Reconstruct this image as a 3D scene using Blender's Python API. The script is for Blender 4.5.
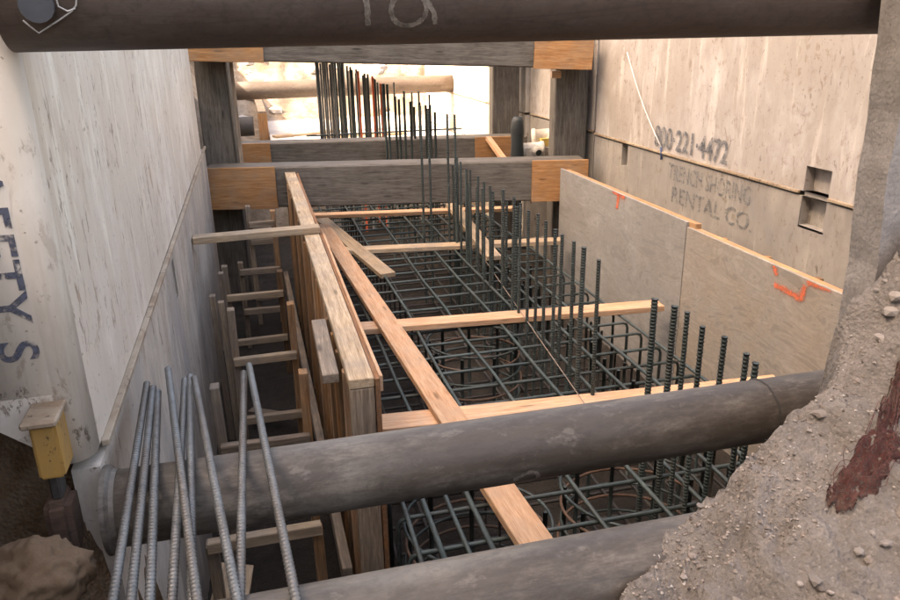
import bpy, bmesh, math, random
from mathutils import Vector, Matrix, noise
random.seed(7)
R = math.radians
for o in list(bpy.data.objects): bpy.data.objects.remove(o)
S = bpy.context.scene
COL = S.collection

# ------------------------------------------------------------------ camera
CAMZ = 1.15
PITCH, YAW, ROLL, FPX = R(19.71), R(14.15), R(-1.057), 755.0
fw = Vector((math.sin(YAW)*math.cos(PITCH), math.cos(YAW)*math.cos(PITCH), -math.sin(PITCH)))
rt = Vector((math.cos(YAW), -math.sin(YAW), 0)); up = rt.cross(fw)
rt2 = rt*math.cos(ROLL)+up*math.sin(ROLL); up2 = -rt*math.sin(ROLL)+up*math.cos(ROLL)
cam = bpy.data.cameras.new('camera'); camo = bpy.data.objects.new('camera', cam); COL.objects.link(camo)
M3 = Matrix((rt2, up2, -fw)).transposed()
camo.matrix_world = Matrix.Translation((0, 0, CAMZ)) @ M3.to_4x4()
cam.sensor_width = 36; cam.lens = FPX/900*36; cam.clip_start = .02; cam.clip_end = 2000
S.camera = camo
def ray(px, py): return rt2*((px-450)/FPX) + up2*(-(py-300)/FPX) + fw
CP = Vector((0, 0, CAMZ))
def PZ(px, py, z): d = ray(px, py); return CP + d*((z-CAMZ)/d.z)
def PX(px, py, x): d = ray(px, py); return CP + d*(x/d.x)
def PY(px, py, y): d = ray(px, py); return CP + d*(y/d.y)

# ------------------------------------------------------------------ world, sun, exposure
SUN_EL, SUN_AZ = R(46), R(-97)          # azimuth clockwise from +Y: the sun stands to the left of the trench
W = bpy.data.worlds.new('World'); S.world = W; W.use_nodes = True
nt = W.node_tree; bg = nt.nodes['Background']
sky = nt.nodes.new('ShaderNodeTexSky'); sky.sky_type = 'NISHITA'; sky.sun_disc = False
sky.sun_elevation = SUN_EL; sky.sun_rotation = SUN_AZ
sky.air_density = 1.0; sky.dust_density = 6.0; sky.ozone_density = 1.0
nt.links.new(sky.outputs[0], bg.inputs[0]); bg.inputs[1].default_value = .15
sl = bpy.data.lights.new('sun', 'SUN'); sl.energy = 2.4; sl.angle = R(.5); sl.color = (1, .975, .945)
so = bpy.data.objects.new('sun', sl); COL.objects.link(so)
sd = Vector((math.sin(SUN_AZ)*math.cos(SUN_EL), math.cos(SUN_AZ)*math.cos(SUN_EL), math.sin(SUN_EL)))
so.rotation_euler = (-sd).to_track_quat('-Z', 'Y').to_euler(); so.location = (-4, 4, 20)
vs = S.view_settings
vs.view_transform = 'Standard'; vs.look = 'None'; vs.gamma = 1; vs.use_curve_mapping = False
vs.exposure = 2.85
try:
    vs.use_white_balance = True; vs.white_balance_temperature = 8700; vs.white_balance_tint = 16
except Exception: pass

# ------------------------------------------------------------------ materials
def new_mat(name):
    m = bpy.data.materials.new(name); m.use_nodes = True
    return m, m.node_tree, m.node_tree.nodes['Principled BSDF']
class N:
    """small node-building helper"""
    def __init__(s, nt, coord='Object', rnd=True):
        s.nt = nt; s.tc = nt.nodes.new('ShaderNodeTexCoord'); s.co = s.tc.outputs[coord]
        if rnd:
            oi = nt.nodes.new('ShaderNodeObjectInfo'); m = nt.nodes.new('ShaderNodeMath'); m.operation = 'MULTIPLY'
            nt.links.new(oi.outputs['Random'], m.inputs[0]); m.inputs[1].default_value = 37.0
            a = nt.nodes.new('ShaderNodeVectorMath'); a.operation = 'ADD'
            nt.links.new(s.co, a.inputs[0]); nt.links.new(m.outputs[0], a.inputs[1]); s.co = a.outputs[0]
            s.rnd = oi.outputs['Random']
    def noise(s, scale, detail=6, rough=.6, stretch=(1, 1, 1), dist=0):
        mp = s.nt.nodes.new('ShaderNodeMapping'); mp.inputs['Scale'].default_value = stretch
        s.nt.links.new(s.co, mp.inputs['Vector'])
        n = s.nt.nodes.new('ShaderNodeTexNoise'); n.inputs['Scale'].default_value = scale
        n.inputs['Detail'].default_value = detail; n.inputs['Roughness'].default_value = rough
        n.inputs['Distortion'].default_value = dist
        s.nt.links.new(mp.outputs[0], n.inputs['Vector']); return n.outputs[0]
    def voro(s, scale, stretch=(1, 1, 1), feature='F1'):
        mp = s.nt.nodes.new('ShaderNodeMapping'); mp.inputs['Scale'].default_value = stretch
        s.nt.links.new(s.co, mp.inputs['Vector'])
        n = s.nt.nodes.new('ShaderNodeTexVoronoi'); n.feature = feature; n.inputs['Scale'].default_value = scale
        s.nt.links.new(mp.outputs[0], n.inputs['Vector']); return n.outputs['Distance']
    def ramp(s, fac, *stops):
        r = s.nt.nodes.new('ShaderNodeValToRGB'); e = r.color_ramp.elements
        while len(e) < len(stops): e.new(.5)
        for k, (p, c) in enumerate(stops):
            e[k].position = p; e[k].color = (c, c, c, 1) if isinstance(c, (int, float)) else (*c, 1)
        s.nt.links.new(fac, r.inputs[0]); return r.outputs[0]
    def mix(s, fac, a, b, mode='MIX'):
        m = s.nt.nodes.new('ShaderNodeMix'); m.data_type = 'RGBA'; m.blend_type = mode
        for k, v in ((0, fac), (6, a), (7, b)):
            sock = m.inputs[k]
            if hasattr(v, 'is_output'): s.nt.links.new(v, sock)
            elif isinstance(v, (int, float)): sock.default_value = v if k == 0 else (v, v, v, 1)
            else: sock.default_value = (*v, 1)
        return m.outputs[2]
    def math(s, op, a, b):
        m = s.nt.nodes.new('ShaderNodeMath'); m.operation = op
        for sock, v in ((m.inputs[0], a), (m.inputs[1], b)):
            if hasattr(v, 'is_output'): s.nt.links.new(v, sock)
            else: sock.default_value = v
        return m.outputs[0]
    def bump(s, h, strength, dist, bsdf):
        b = s.nt.nodes.new('ShaderNodeBump'); b.inputs['Strength'].default_value = strength; b.inputs['Distance'].default_value = dist
        s.nt.links.new(h, b.inputs['Height']); s.nt.links.new(b.outputs[0], bsdf.inputs['Normal'])
    def link(s, a, b): s.nt.links.new(a, b)
MAT = {}
def wood(name, dark, mid, light, knots=True, dirt=None, dirt_amt=.5, rough=.8, vary=.35):
    m, nt, b = new_mat(name); n = N(nt)
    g = n.noise(3.2, 8, .62, (1.1, 16, 16), .6)
    c = n.ramp(g, (.3, dark), (.5, mid), (.72, light))
    fine = n.noise(14, 4, .7, (.8, 22, 22))
    c = n.mix(n.ramp(fine, (.35, .55), (.6, 0.0)), c, dark, 'MULTIPLY')
    if knots:
        k = n.voro(2.4, (1.0, 4.5, 4.5)); c = n.mix(n.ramp(k, (.06, .85), (.13, 0.0)), c, tuple(x*.45 for x in dark))
    if dirt:
        d = n.noise(5, 8, .7); c = n.mix(n.math('MULTIPLY', n.ramp(d, (.42, 0.0), (.66, 1.0)), dirt_amt), c, dirt)
    v = n.math('ADD', n.math('MULTIPLY', n.rnd, vary), 1-vary/2)
    c = n.mix(1.0, c, n.mix(1.0, (1, 1, 1), v, 'MULTIPLY'), 'MULTIPLY')
    n.link(c, b.inputs['Base Color']); b.inputs['Roughness'].default_value = rough
    b.inputs['Specular IOR Level'].default_value = .25
    n.bump(n.math('ADD', g, n.math('MULTIPLY', fine, .6)), .5, .004, b)
    MAT[name] = m
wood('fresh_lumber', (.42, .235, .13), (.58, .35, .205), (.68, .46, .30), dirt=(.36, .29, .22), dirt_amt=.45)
wood('pale_lumber', (.30, .21, .13), (.46, .34, .22), (.58, .46, .33), dirt=(.22, .19, .16), dirt_amt=.6)
wood('old_lumber', (.17, .122, .085), (.31, .23, .16), (.43, .335, .24), dirt=(.16, .14, .12), dirt_amt=.7)
wood('grey_timber', (.075, .064, .053), (.145, .126, .105), (.23, .203, .172), dirt=(.18, .162, .14), dirt_amt=.5, vary=.2)
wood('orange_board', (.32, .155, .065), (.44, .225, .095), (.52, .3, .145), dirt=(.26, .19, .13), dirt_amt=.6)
wood('brown_ply', (.16, .07, .03), (.27, .125, .055), (.36, .185, .09), knots=False, dirt=(.15, .1, .07), dirt_amt=.6)
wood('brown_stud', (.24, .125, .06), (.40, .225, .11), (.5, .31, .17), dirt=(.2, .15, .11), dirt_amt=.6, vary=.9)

def ply_grey(name, base, brown, amt):
    m, nt, b = new_mat(name); n = N(nt)
    g = n.noise(2.6, 8, .65, (1, 1, 1), .8); f = n.noise(40, 4, .7); st = n.noise(2.2, 7, .62, (1, 1, 3.5), 2.2)
    c = n.mix(n.math('MULTIPLY', n.ramp(g, (.38, 0.0), (.62, 1.0)), amt), base, brown)
    c = n.mix(n.ramp(st, (.40, .7), (.47, .1), (.53, .55), (.6, 0.0)), c, tuple(x*.6 for x in base))
    c = n.mix(n.ramp(f, (.3, .3), (.55, 0.0)), c, tuple(x*.5 for x in base))
    sp = n.voro(9); c = n.mix(n.ramp(sp, (.03, .8), (.06, 0.0)), c, tuple(x*.35 for x in base))
    n.link(c, b.inputs['Base Color']); b.inputs['Roughness'].default_value = .75
    n.bump(n.math('ADD', g, n.math('MULTIPLY', f, .3)), .25, .004, b); MAT[name] = m
ply_grey('ply_grey', (.31, .3, .287), (.235, .217, .198), .75)
ply_grey('ply_tan', (.31, .285, .255), (.33, .262, .195), .8)

def painted(name, base, streak, rust, streak_amt, rust_amt, grey=None, vert=1.0, pale=None):
    """worn, scuffed paint on steel plate: cloudy stains, runs, chips and rust"""
    m, nt, b = new_mat(name); n = N(nt, rnd=True)
    V = .3 if vert > .5 else .5
    big = n.noise(1.3, 5, .6); cloud = n.noise(4.2, 10, .68, (1, 1, .7), .5); st = n.noise(7, 7, .65, (1, 1.6, V), .3); st2 = n.noise(20, 5, .7, (1, 1.5, .09))
    c = n.mix(n.math('MULTIPLY', n.ramp(big, (.38, 1.0), (.62, 0.0)), .5), base, tuple(x*.72 for x in base))
    c = n.mix(n.ramp(cloud, (.36, .55), (.56, 0.0)), c, streak)
    if grey: c = n.mix(n.ramp(n.noise(2.2, 8, .65, (1, 1, .6), .4), (.42, 0.0), (.58, .9)), c, grey)
    c = n.mix(n.math('MULTIPLY', n.ramp(st, (.48, 0.0), (.66, 1.0)), streak_amt), c, streak)
    c = n.mix(n.math('MULTIPLY', n.ramp(st2, (.58, 0.0), (.68, 1.0)), streak_amt*vert*.4), c, tuple(x*.6 for x in streak))
    lt = n.noise(5.5, 7, .62, (1, 1.5, .2), .3); c = n.mix(n.ramp(lt, (.57, 0.0), (.7, .75)), c, pale or tuple(min(.8, x*1.22) for x in base))
    ch = n.noise(26, 8, .72, (1, 1.3, .5)); msk = n.noise(2.4, 5, .62, (1, 1, 1.3))
    chip = n.math('MULTIPLY', n.ramp(ch, (.58, 0.0), (.63, 1.0)), n.ramp(msk, (.46, 0.0), (.58, 1.0)))
    c = n.mix(n.math('MULTIPLY', chip, rust_amt), c, rust)
    fl = n.noise(17, 6, .7, (1, 1.1, 0.36 if vert > .5 else .7), .4); m2 = n.noise(1.7, 5, .65, (1, 1, .6))
    c = n.mix(n.math('MULTIPLY', n.math('MULTIPLY', n.ramp(fl, (.56, 0.0), (.62, 1.0)), n.ramp(m2, (.44, .08), (.58, 1.0))), rust_amt*.9), c, tuple(x*1.6 for x in rust))
    pit = n.noise(55, 3, .6); c = n.mix(n.math('MULTIPLY', n.ramp(pit, (.66, 0.0), (.71, 1.0)), rust_amt*.8), c, tuple(x*.6 for x in rust))
    n.link(c, b.inputs['Base Color']); b.inputs['Roughness'].default_value = .62
    b.inputs['Specular IOR Level'].default_value = .3
    n.bump(n.math('ADD', n.math('MULTIPLY', chip, -1), n.math('MULTIPLY', ch, .5)), .45, .003, b); MAT[name] = m
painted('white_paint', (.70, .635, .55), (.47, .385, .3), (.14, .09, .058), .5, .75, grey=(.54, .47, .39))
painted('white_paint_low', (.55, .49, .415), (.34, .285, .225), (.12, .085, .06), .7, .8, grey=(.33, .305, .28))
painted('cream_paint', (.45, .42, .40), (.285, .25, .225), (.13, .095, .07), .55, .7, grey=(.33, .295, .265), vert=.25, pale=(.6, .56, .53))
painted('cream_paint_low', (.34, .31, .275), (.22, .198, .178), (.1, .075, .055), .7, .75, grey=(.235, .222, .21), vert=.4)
painted('yellow_paint', (.42, .235, .065), (.24, .15, .075), (.07, .045, .03), .9, .95)
painted('rail_steel', (.38, .31, .23), (.2, .13, .08), (.08, .05, .035), .8, .9)

def steel(name, base, rust, dust, metal=.0, rough=.55, rust_amt=.6, dust_amt=.5):
    m, nt, b = new_mat(name); n = N(nt)
    a = n.noise(2.2, 8, .65, (.5, 1, 1), .3); d = n.noise(6.5, 12, .78, (.35, 1, 1), .2); s = n.noise(60, 3, .6)
    c = n.mix(n.math('MULTIPLY', n.ramp(a, (.44, 0.0), (.56, 1.0)), rust_amt), base, rust)
    c = n.mix(n.math('MULTIPLY', n.ramp(d, (.48, 0.0), (.6, 1.0)), dust_amt), c, dust)
    g2 = n.noise(11, 12, .8, (.3, 1, 1), .2); c = n.mix(n.math('MULTIPLY', n.ramp(g2, (.45, 0.0), (.6, 1.0)), rust_amt), c, tuple(x*.75 for x in rust))
    g3 = n.noise(24, 6, .7, (.5, 1, 1)); c = n.mix(n.ramp(g3, (.58, 0.0), (.66, dust_amt*.7)), c, dust)
    c = n.mix(n.ramp(s, (.32, .4), (.5, 0.0)), c, tuple(x*.4 for x in base))
    sc = n.voro(3, (.5, 8, 8), 'DISTANCE_TO_EDGE'); c = n.mix(n.ramp(sc, (.005, .3), (.02, 0.0)), c, tuple(x*.35 for x in base))
    n.link(c, b.inputs['Base Color']); b.inputs['Roughness'].default_value = rough; b.inputs['Metallic'].default_value = metal
    n.link(n.ramp(d, (.3, rough-.08), (.7, min(1, rough+.25))), b.inputs['Roughness'])
    n.bump(n.math('ADD', n.math('ADD', d, g2), n.math('MULTIPLY', s, .4)), .4, .003, b); MAT[name] = m
steel('pipe_steel', (.135, .12, .1), (.05, .037, .027), (.2, .175, .147), rough=.5, rust_amt=.8, dust_amt=.6)
steel('pipe_brown', (.088, .066, .056), (.08, .048, .037), (.125, .1, .088), rough=.5, dust_amt=.45)
steel('far_pipe', (.13, .095, .07), (.1, .065, .045), (.18, .145, .115), rough=.6)
steel('dark_iron', (.035, .034, .032), (.05, .036, .026), (.07, .062, .054), rough=.6)
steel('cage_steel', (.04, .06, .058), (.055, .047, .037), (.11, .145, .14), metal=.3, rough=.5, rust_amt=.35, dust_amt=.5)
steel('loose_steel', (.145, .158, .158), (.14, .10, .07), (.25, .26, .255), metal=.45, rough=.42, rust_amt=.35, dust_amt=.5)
steel('rust_steel', (.09, .06, .045), (.14, .07, .04), (.16, .12, .09), rough=.7)
steel('white_pvc', (.6, .56, .5), (.5, .44, .36), (.45, .4, .34), rough=.5, rust_amt=.4)
steel('zinc_wire', (.55, .55, .55), (.45, .42, .38), (.6, .6, .6), metal=.4, rough=.4)
def flat(name, c, rough=.8, sc=12, var=.35):
    m, nt, b = new_mat(name); n = N(nt); f = n.noise(sc, 6, .65)
    n.link(n.mix(n.ramp(f, (.3, 1.0), (.65, 0.0)), c, tuple(x*(1-var) for x in c)), b.inputs['Base Color'])
    b.inputs['Roughness'].default_value = rough; n.bump(f, .2, .003, b); MAT[name] = m
flat('slate_paint', (.075, .08, .09)); flat('rust_wire', (.28, .22, .17)); flat('cord', (.75, .72, .68)); flat('blue_tape', (.05, .09, .2)); flat('black_tarp', (.018, .024, .026), .6)
flat('yellow_strap', (.6, .42, .12)); flat('shade_building_wall', (.35, .33, .3), .9, 3); steel('red_net', (.17, .06, .05), (.1, .035, .03), (.24, .17, .135), rough=.9, rust_amt=.7, dust_amt=.6)
mm = MAT['red_net']; n = N(mm.node_tree, rnd=False); n.link(n.ramp(n.noise(150, 5, .75), (.42, .12), (.5, 1.0)), mm.node_tree.nodes['Principled BSDF'].inputs['Alpha'])
flat('orange_bar_paint', (.7, .13, .05)); flat('glass', (.04, .05, .06), .1)
def worn_mark(name, c, lo, hi, sc=30, stretch=(1, 1, 1)):
    """faded paint or chalk: patchy coverage of a thin mark"""
    m, nt, b = new_mat(name); n = N(nt); f = n.noise(sc, 6, .7, stretch)
    b.inputs['Base Color'].default_value = (*c, 1); b.inputs['Roughness'].default_value = .9
    n.link(n.ramp(f, (lo, 0.0), (hi, 1.0)), b.inputs['Alpha']); MAT[name] = m
worn_mark('stencil_ink', (.09, .105, .125), .3, .78, 28, (1, 2, .35))
worn_mark('stencil_faint', (.12, .13, .14), .4, .9, 26, (1, 2, .3))
worn_mark('letter_blue', (.09, .095, .125), .38, .56, 24)
worn_mark('chalk', (.29, .25, .215), .26, .7, 55)
m, nt, b = new_mat('orange_spray'); n = N(nt); f = n.noise(70, 6, .75); at = nt.nodes.new('ShaderNodeAttribute'); at.attribute_name = 'cover'
b.inputs['Base Color'].default_value = (.72, .15, .06, 1); b.inputs['Roughness'].default_value = .9
n.link(n.math('MULTIPLY', at.outputs['Fac'], n.ramp(f, (.3, .15), (.6, .95))), b.inputs['Alpha']); MAT['orange_spray'] = m

def soil(name, a, bcol, c2, left=None, bump=.8):
    m, nt, b = new_mat(name); n = N(nt, rnd=False)
    big = n.noise(2.5, 6, .6); mid = n.noise(14, 8, .7); fine = n.noise(120, 5, .7); gr = n.voro(95)
    c = n.mix(n.ramp(big, (.38, 0.0), (.64, 1.0)), a, bcol)
    if left:
        sx = nt.nodes.new('ShaderNodeSeparateXYZ'); n.link(n.tc.outputs['Object'], sx.inputs[0])
        f = n.ramp(n.math('ADD', n.math('MULTIPLY', sx.outputs[0], -3), -.6), (.05, 0.0), (.4, 1.0))
        c = n.mix(f, c, n.mix(n.ramp(mid, (.35, 0.0), (.6, 1.0)), left, tuple(x*.5 for x in left)))
    c = n.mix(n.ramp(mid, (.35, .6), (.6, 0.0)), c, tuple(x*.62 for x in a))
    c = n.mix(n.math('MULTIPLY', n.ramp(gr, (.12, .35), (.3, 0.0)), n.math('SUBTRACT', 1.0, f) if left else 1.0), c, c2)
    c = n.mix(n.ramp(fine, (.3, .55), (.52, 0.0)), c, tuple(x*.5 for x in a))
    n.link(c, b.inputs['Base Color']); b.inputs['Roughness'].default_value = .95; b.inputs['Specular IOR Level'].default_value = .15
    n.bump(n.math('ADD', n.math('MULTIPLY', mid, 1.2), n.math('ADD', n.math('MULTIPLY', fine, .5), n.math('MULTIPLY', gr, .4))), bump, .012, b)
    MAT[name] = m
soil('bank_soil', (.21, .184, .16), (.265, .235, .208), (.4, .36, .32), left=(.26, .155, .08), bump=1.0)
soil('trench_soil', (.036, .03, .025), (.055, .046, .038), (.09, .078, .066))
soil('far_soil', (.22, .165, .115), (.4, .34, .275), (.5, .45, .39))
soil('pale_slab', (.55, .51, .46), (.62, .58, .53), (.66, .63, .58), bump=.3)
soil('shotcrete', (.29, .268, .248), (.34, .315, .295), (.38, .355, .33), bump=.3)
def stone_mat(name, c):
    m, nt, b = new_mat(name); n = N(nt); f = n.noise(30, 6, .7)
    v = n.math('ADD', n.math('MULTIPLY', n.rnd, .7), .6)
    k = n.mix(n.ramp(f, (.35, 0.0), (.65, 1.0)), tuple(x*.7 for x in c), c)
    n.link(n.mix(1.0, k, n.mix(1.0, (1, 1, 1), v, 'MULTIPLY'), 'MULTIPLY'), b.inputs['Base Color'])
    b.inputs['Roughness'].default_value = .85; n.bump(f, .4, .003, b); MAT[name] = m
stone_mat('clod', (.25, .208, .176)); stone_mat('left_clod', (.19, .112, .058))
stone_mat('pebble', (.31, .27, .235))
m, nt, b = new_mat('grit'); n = N(nt, rnd=False); vn = nt.nodes.new('ShaderNodeTexVoronoi'); vn.inputs['Scale'].default_value = 110
n.link(n.co, vn.inputs['Vector']); sp_ = nt.nodes.new('ShaderNodeSeparateColor'); n.link(vn.outputs['Color'], sp_.inputs[0])
n.link(n.ramp(sp_.outputs[0], (.0, (.07, .052, .042)), (.35, (.2, .16, .13)), (.7, (.26, .22, .185)), (.9, (.33, .28, .235)), (1.0, (.44, .41, .375))), b.inputs['Base Color']); b.inputs['Roughness'].default_value = .9; MAT['grit'] = m

# ------------------------------------------------------------------ builders
def tag(o, label=None, cat=None, group=None, kind=None):
    if label: o['label'] = label
    if cat: o['category'] = cat
    if group: o['group'] = group
    if kind: o['kind'] = kind
    return o
def empty(name, loc, label=None, cat=None, group=None, kind=None):
    o = bpy.data.objects.new(name, None); o.location = loc; COL.objects.link(o); o.empty_display_size = .1
    return tag(o, label, cat, group, kind)
def place(o, M, parent):
    if parent:
        o.parent = parent; pm = Matrix.Translation(parent.location) if parent.type == 'EMPTY' else parent['_m'] if '_m' in parent else None
        if pm is None: pm = WM[parent.name]
        o.matrix_basis = pm.inverted() @ M
    else: o.matrix_basis = M
    WM[o.name] = M
WM = {}
def obj(name, bm, mat, parent=None, M=None, smooth=False):
    me = bpy.data.meshes.new(name)
    bmesh.ops.recalc_face_normals(bm, faces=bm.faces); bm.to_mesh(me); bm.free()
    if smooth:
        for p in me.polygons: p.use_smooth = True
    me.materials.append(MAT[mat])
    o = bpy.data.objects.new(name, me); COL.objects.link(o)
    place(o, M or Matrix.Identity(4), parent); return o
def meshobj(name, me, parent=None, M=None):
    o = bpy.data.objects.new(name, me); COL.objects.link(o); place(o, M or Matrix.Identity(4), parent); return o
def frame_M(p0, p1, upv=(0, 0, 1)):
    """local X from p0 to p1, local Z as near upv as it goes, origin half way"""
    p0, p1 = Vector(p0), Vector(p1); x = (p1-p0).normalized(); u = Vector(upv)
    y = u.cross(x).normalized(); z = x.cross(y)
    M = Matrix((x, y, z)).transposed().to_4x4(); M.translation = (p0+p1)/2; return M, (p1-p0).length
def board_bm(L, w, t, bev=.003, rag=0):
    """a sawn board: length X, width Y, thickness Z, eased edges, ends not quite square"""
    bm = bmesh.new(); bmesh.ops.create_cube(bm, size=1)
    for v in bm.verts: v.co = Vector((v.co.x*L, v.co.y*w, v.co.z*t))
    if rag:
        for v in bm.verts: v.co += Vector((random.uniform(-rag, rag), 0, 0))
    if L > .6 and w < .2:
        n = max(2, int(L/.35))
        ed = [e for e in bm.edges if abs(e.verts[0].co.x-e.verts[1].co.x) > L*.5]
        bmesh.ops.subdivide_edges(bm, edges=ed, cuts=n)
        ph = random.uniform(0, 6); a = random.uniform(-.004, .004); c = random.uniform(-.003, .003)
        for v in bm.verts:
            u = v.co.x/L; v.co.z += c*math.cos(u*3+ph)*min(1, L/1.5); v.co.y += a*math.cos(u*3.1)*min(1, L/1.5)
        es = [e for e in bm.edges if len(e.link_faces) == 2 and e.calc_face_angle() > .8]
    else: es = bm.edges[:]
    bmesh.ops.bevel(bm, geom=es, offset=bev, segments=1, affect='EDGES', clamp_overlap=True)
    return bm
def board(name, p0, p1, w, t, mat, parent=None, upv=(0, 0, 1), bev=.003, rag=.002):
    M, L = frame_M(p0, p1, upv); return obj(name, board_bm(L, w, t, bev, rag), mat, parent, M)
def boxo(name, lo, hi, mat, parent=None, bev=.004, seg=1):
    lo, hi = Vector(lo), Vector(hi); bm = bmesh.new(); bmesh.ops.create_cube(bm, size=1)
    for v in bm.verts: v.co = Vector((v.co.x*(hi.x-lo.x), v.co.y*(hi.y-lo.y), v.co.z*(hi.z-lo.z)))
    if bev: bmesh.ops.bevel(bm, geom=bm.edges[:], offset=bev, segments=seg, affect='EDGES', clamp_overlap=True)
    return obj(name, bm, mat, parent, Matrix.Translation((lo+hi)/2))
def tube_bm(pts, radii, n=12, closed=False, cap=True):
    bm = bmesh.new(); rings = []; m = len(pts); pts = [Vector(p) for p in pts]
    prev = None
    for i, p in enumerate(pts):
        a = pts[i-1] if (i > 0 or closed) else p; b = pts[(i+1) % m] if (i < m-1 or closed) else p
        t = (b-a).normalized()
        if prev is None:
            r = Vector((0, 0, 1)) if abs(t.z) < .9 else Vector((1, 0, 0)); u = r.cross(t).normalized()
        else: u = (prev - t*prev.dot(t)).normalized()
        prev = u; w = t.cross(u); rr = radii[i] if isinstance(radii, (list, tuple)) else radii
        rings.append([bm.verts.new(p+(u*math.cos(2*math.pi*k/n)+w*math.sin(2*math.pi*k/n))*rr) for k in range(n)])
    for i in range(m if closed else m-1):
        A, B = rings[i], rings[(i+1) % m]
        for k in range(n): bm.faces.new((A[k], A[(k+1) % n], B[(k+1) % n], B[k]))
    if cap and not closed: bm.faces.new(rings[0]); bm.faces.new(rings[-1][::-1])
    return bm
MESH = {}
def bar_mesh(L, r, ribbed, mat, n=8):
    """deformed bar along local X with rings of ribs where they can be seen"""
    key = (round(L, 3), r, ribbed, mat)
    if key in MESH: return MESH[key]
    pts, rad = [], []
    if ribbed:
        step = ribbed; k = int(L/step)
        for i in range(k):
            x = -L/2+i*step
            pts += [(x, 0, 0), (x+step*.55, 0, 0), (x+step*.66, 0, 0), (x+step*.9, 0, 0)]; rad += [r*.93, r*.93, r*1.12, r*1.12]
    else:
        k = max(1, int(L/.5)); pts = [(-L/2+L*i/k, 0, 0) for i in range(k+1)]; rad = [r]*(k+1)
    bm = tube_bm(pts, rad, n); me = bpy.data.meshes.new('bar'); bm.to_mesh(me); bm.free()
    for p in me.polygons: p.use_smooth = True
    me.materials.append(MAT[mat]); MESH[key] = me; return me
def bar(name, p0, p1, r, mat='cage_steel', parent=None, ribbed=0, n=8):
    M, L = frame_M(p0, p1, (0, 0, 1) if abs((Vector(p1)-Vector(p0)).normalized().z) < .9 else (0, 1, 0))
    return meshobj(name, bar_mesh(round(L, 3), r, ribbed, mat, n), parent, M)
def tube(name, pts, r, mat, parent=None, n=8, closed=False):
    return obj(name, tube_bm(pts, r, n, closed), mat, parent, None, True)
def fbm(x, y, z, o=4):
    s, a, f = 0, 1, 1
    for _ in range(o): s += a*noise.noise((x*f, y*f, z*f)); a *= .5; f *= 2.03
    return s
def sstep(a, b, x): t = max(0, min(1, (x-a)/(b-a))); return t*t*(3-2*t)
def heightfield(name, x0, x1, y0, y1, step, fn, mat):
    nx, ny = int((x1-x0)/step)+1, int((y1-y0)/step)+1
    V = [fn(x0+(x1-x0)*i/(nx-1), y0+(y1-y0)*j/(ny-1)) for j in range(ny) for i in range(nx)]
    F = [(j*nx+i, j*nx+i+1, (j+1)*nx+i+1, (j+1)*nx+i) for j in range(ny-1) for i in range(nx-1)]
    me = bpy.data.meshes.new(name); me.from_pydata(V, [], F)
    for p in me.polygons: p.use_smooth = True
    me.materials.append(MAT[mat]); o = bpy.data.objects.new(name, me); COL.objects.link(o); return o

# ------------------------------------------------------------------ the setting
XL, XR = -.41, 2.95
FLOOR = -1.25
def floor_fn(x, y):
    return (x, y, FLOOR + .05*fbm(x*1.5, y*1.5, 0) + .02*fbm(x*9, y*9, 3))
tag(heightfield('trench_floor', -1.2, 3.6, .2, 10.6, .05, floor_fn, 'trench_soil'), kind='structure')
# surrounding ground, a ring of quads round the trench
bm = bmesh.new(); GX, GY = (-.62, 3.3), (-1.25, 18); B = 400; gz = 1.0
xs, ys = (-B, GX[0], GX[1], B), (-B, GY[0], GY[1], B)
g = [[bm.verts.new((x, y, gz)) for x in xs] for y in ys]
for j in range(3):
    for i in range(3):
        if (i, j) != (1, 1): bm.faces.new((g[j][i], g[j][i+1], g[j+1][i+1], g[j+1][i]))
tag(obj('ground', bm, 'far_soil'), kind='structure')

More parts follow.
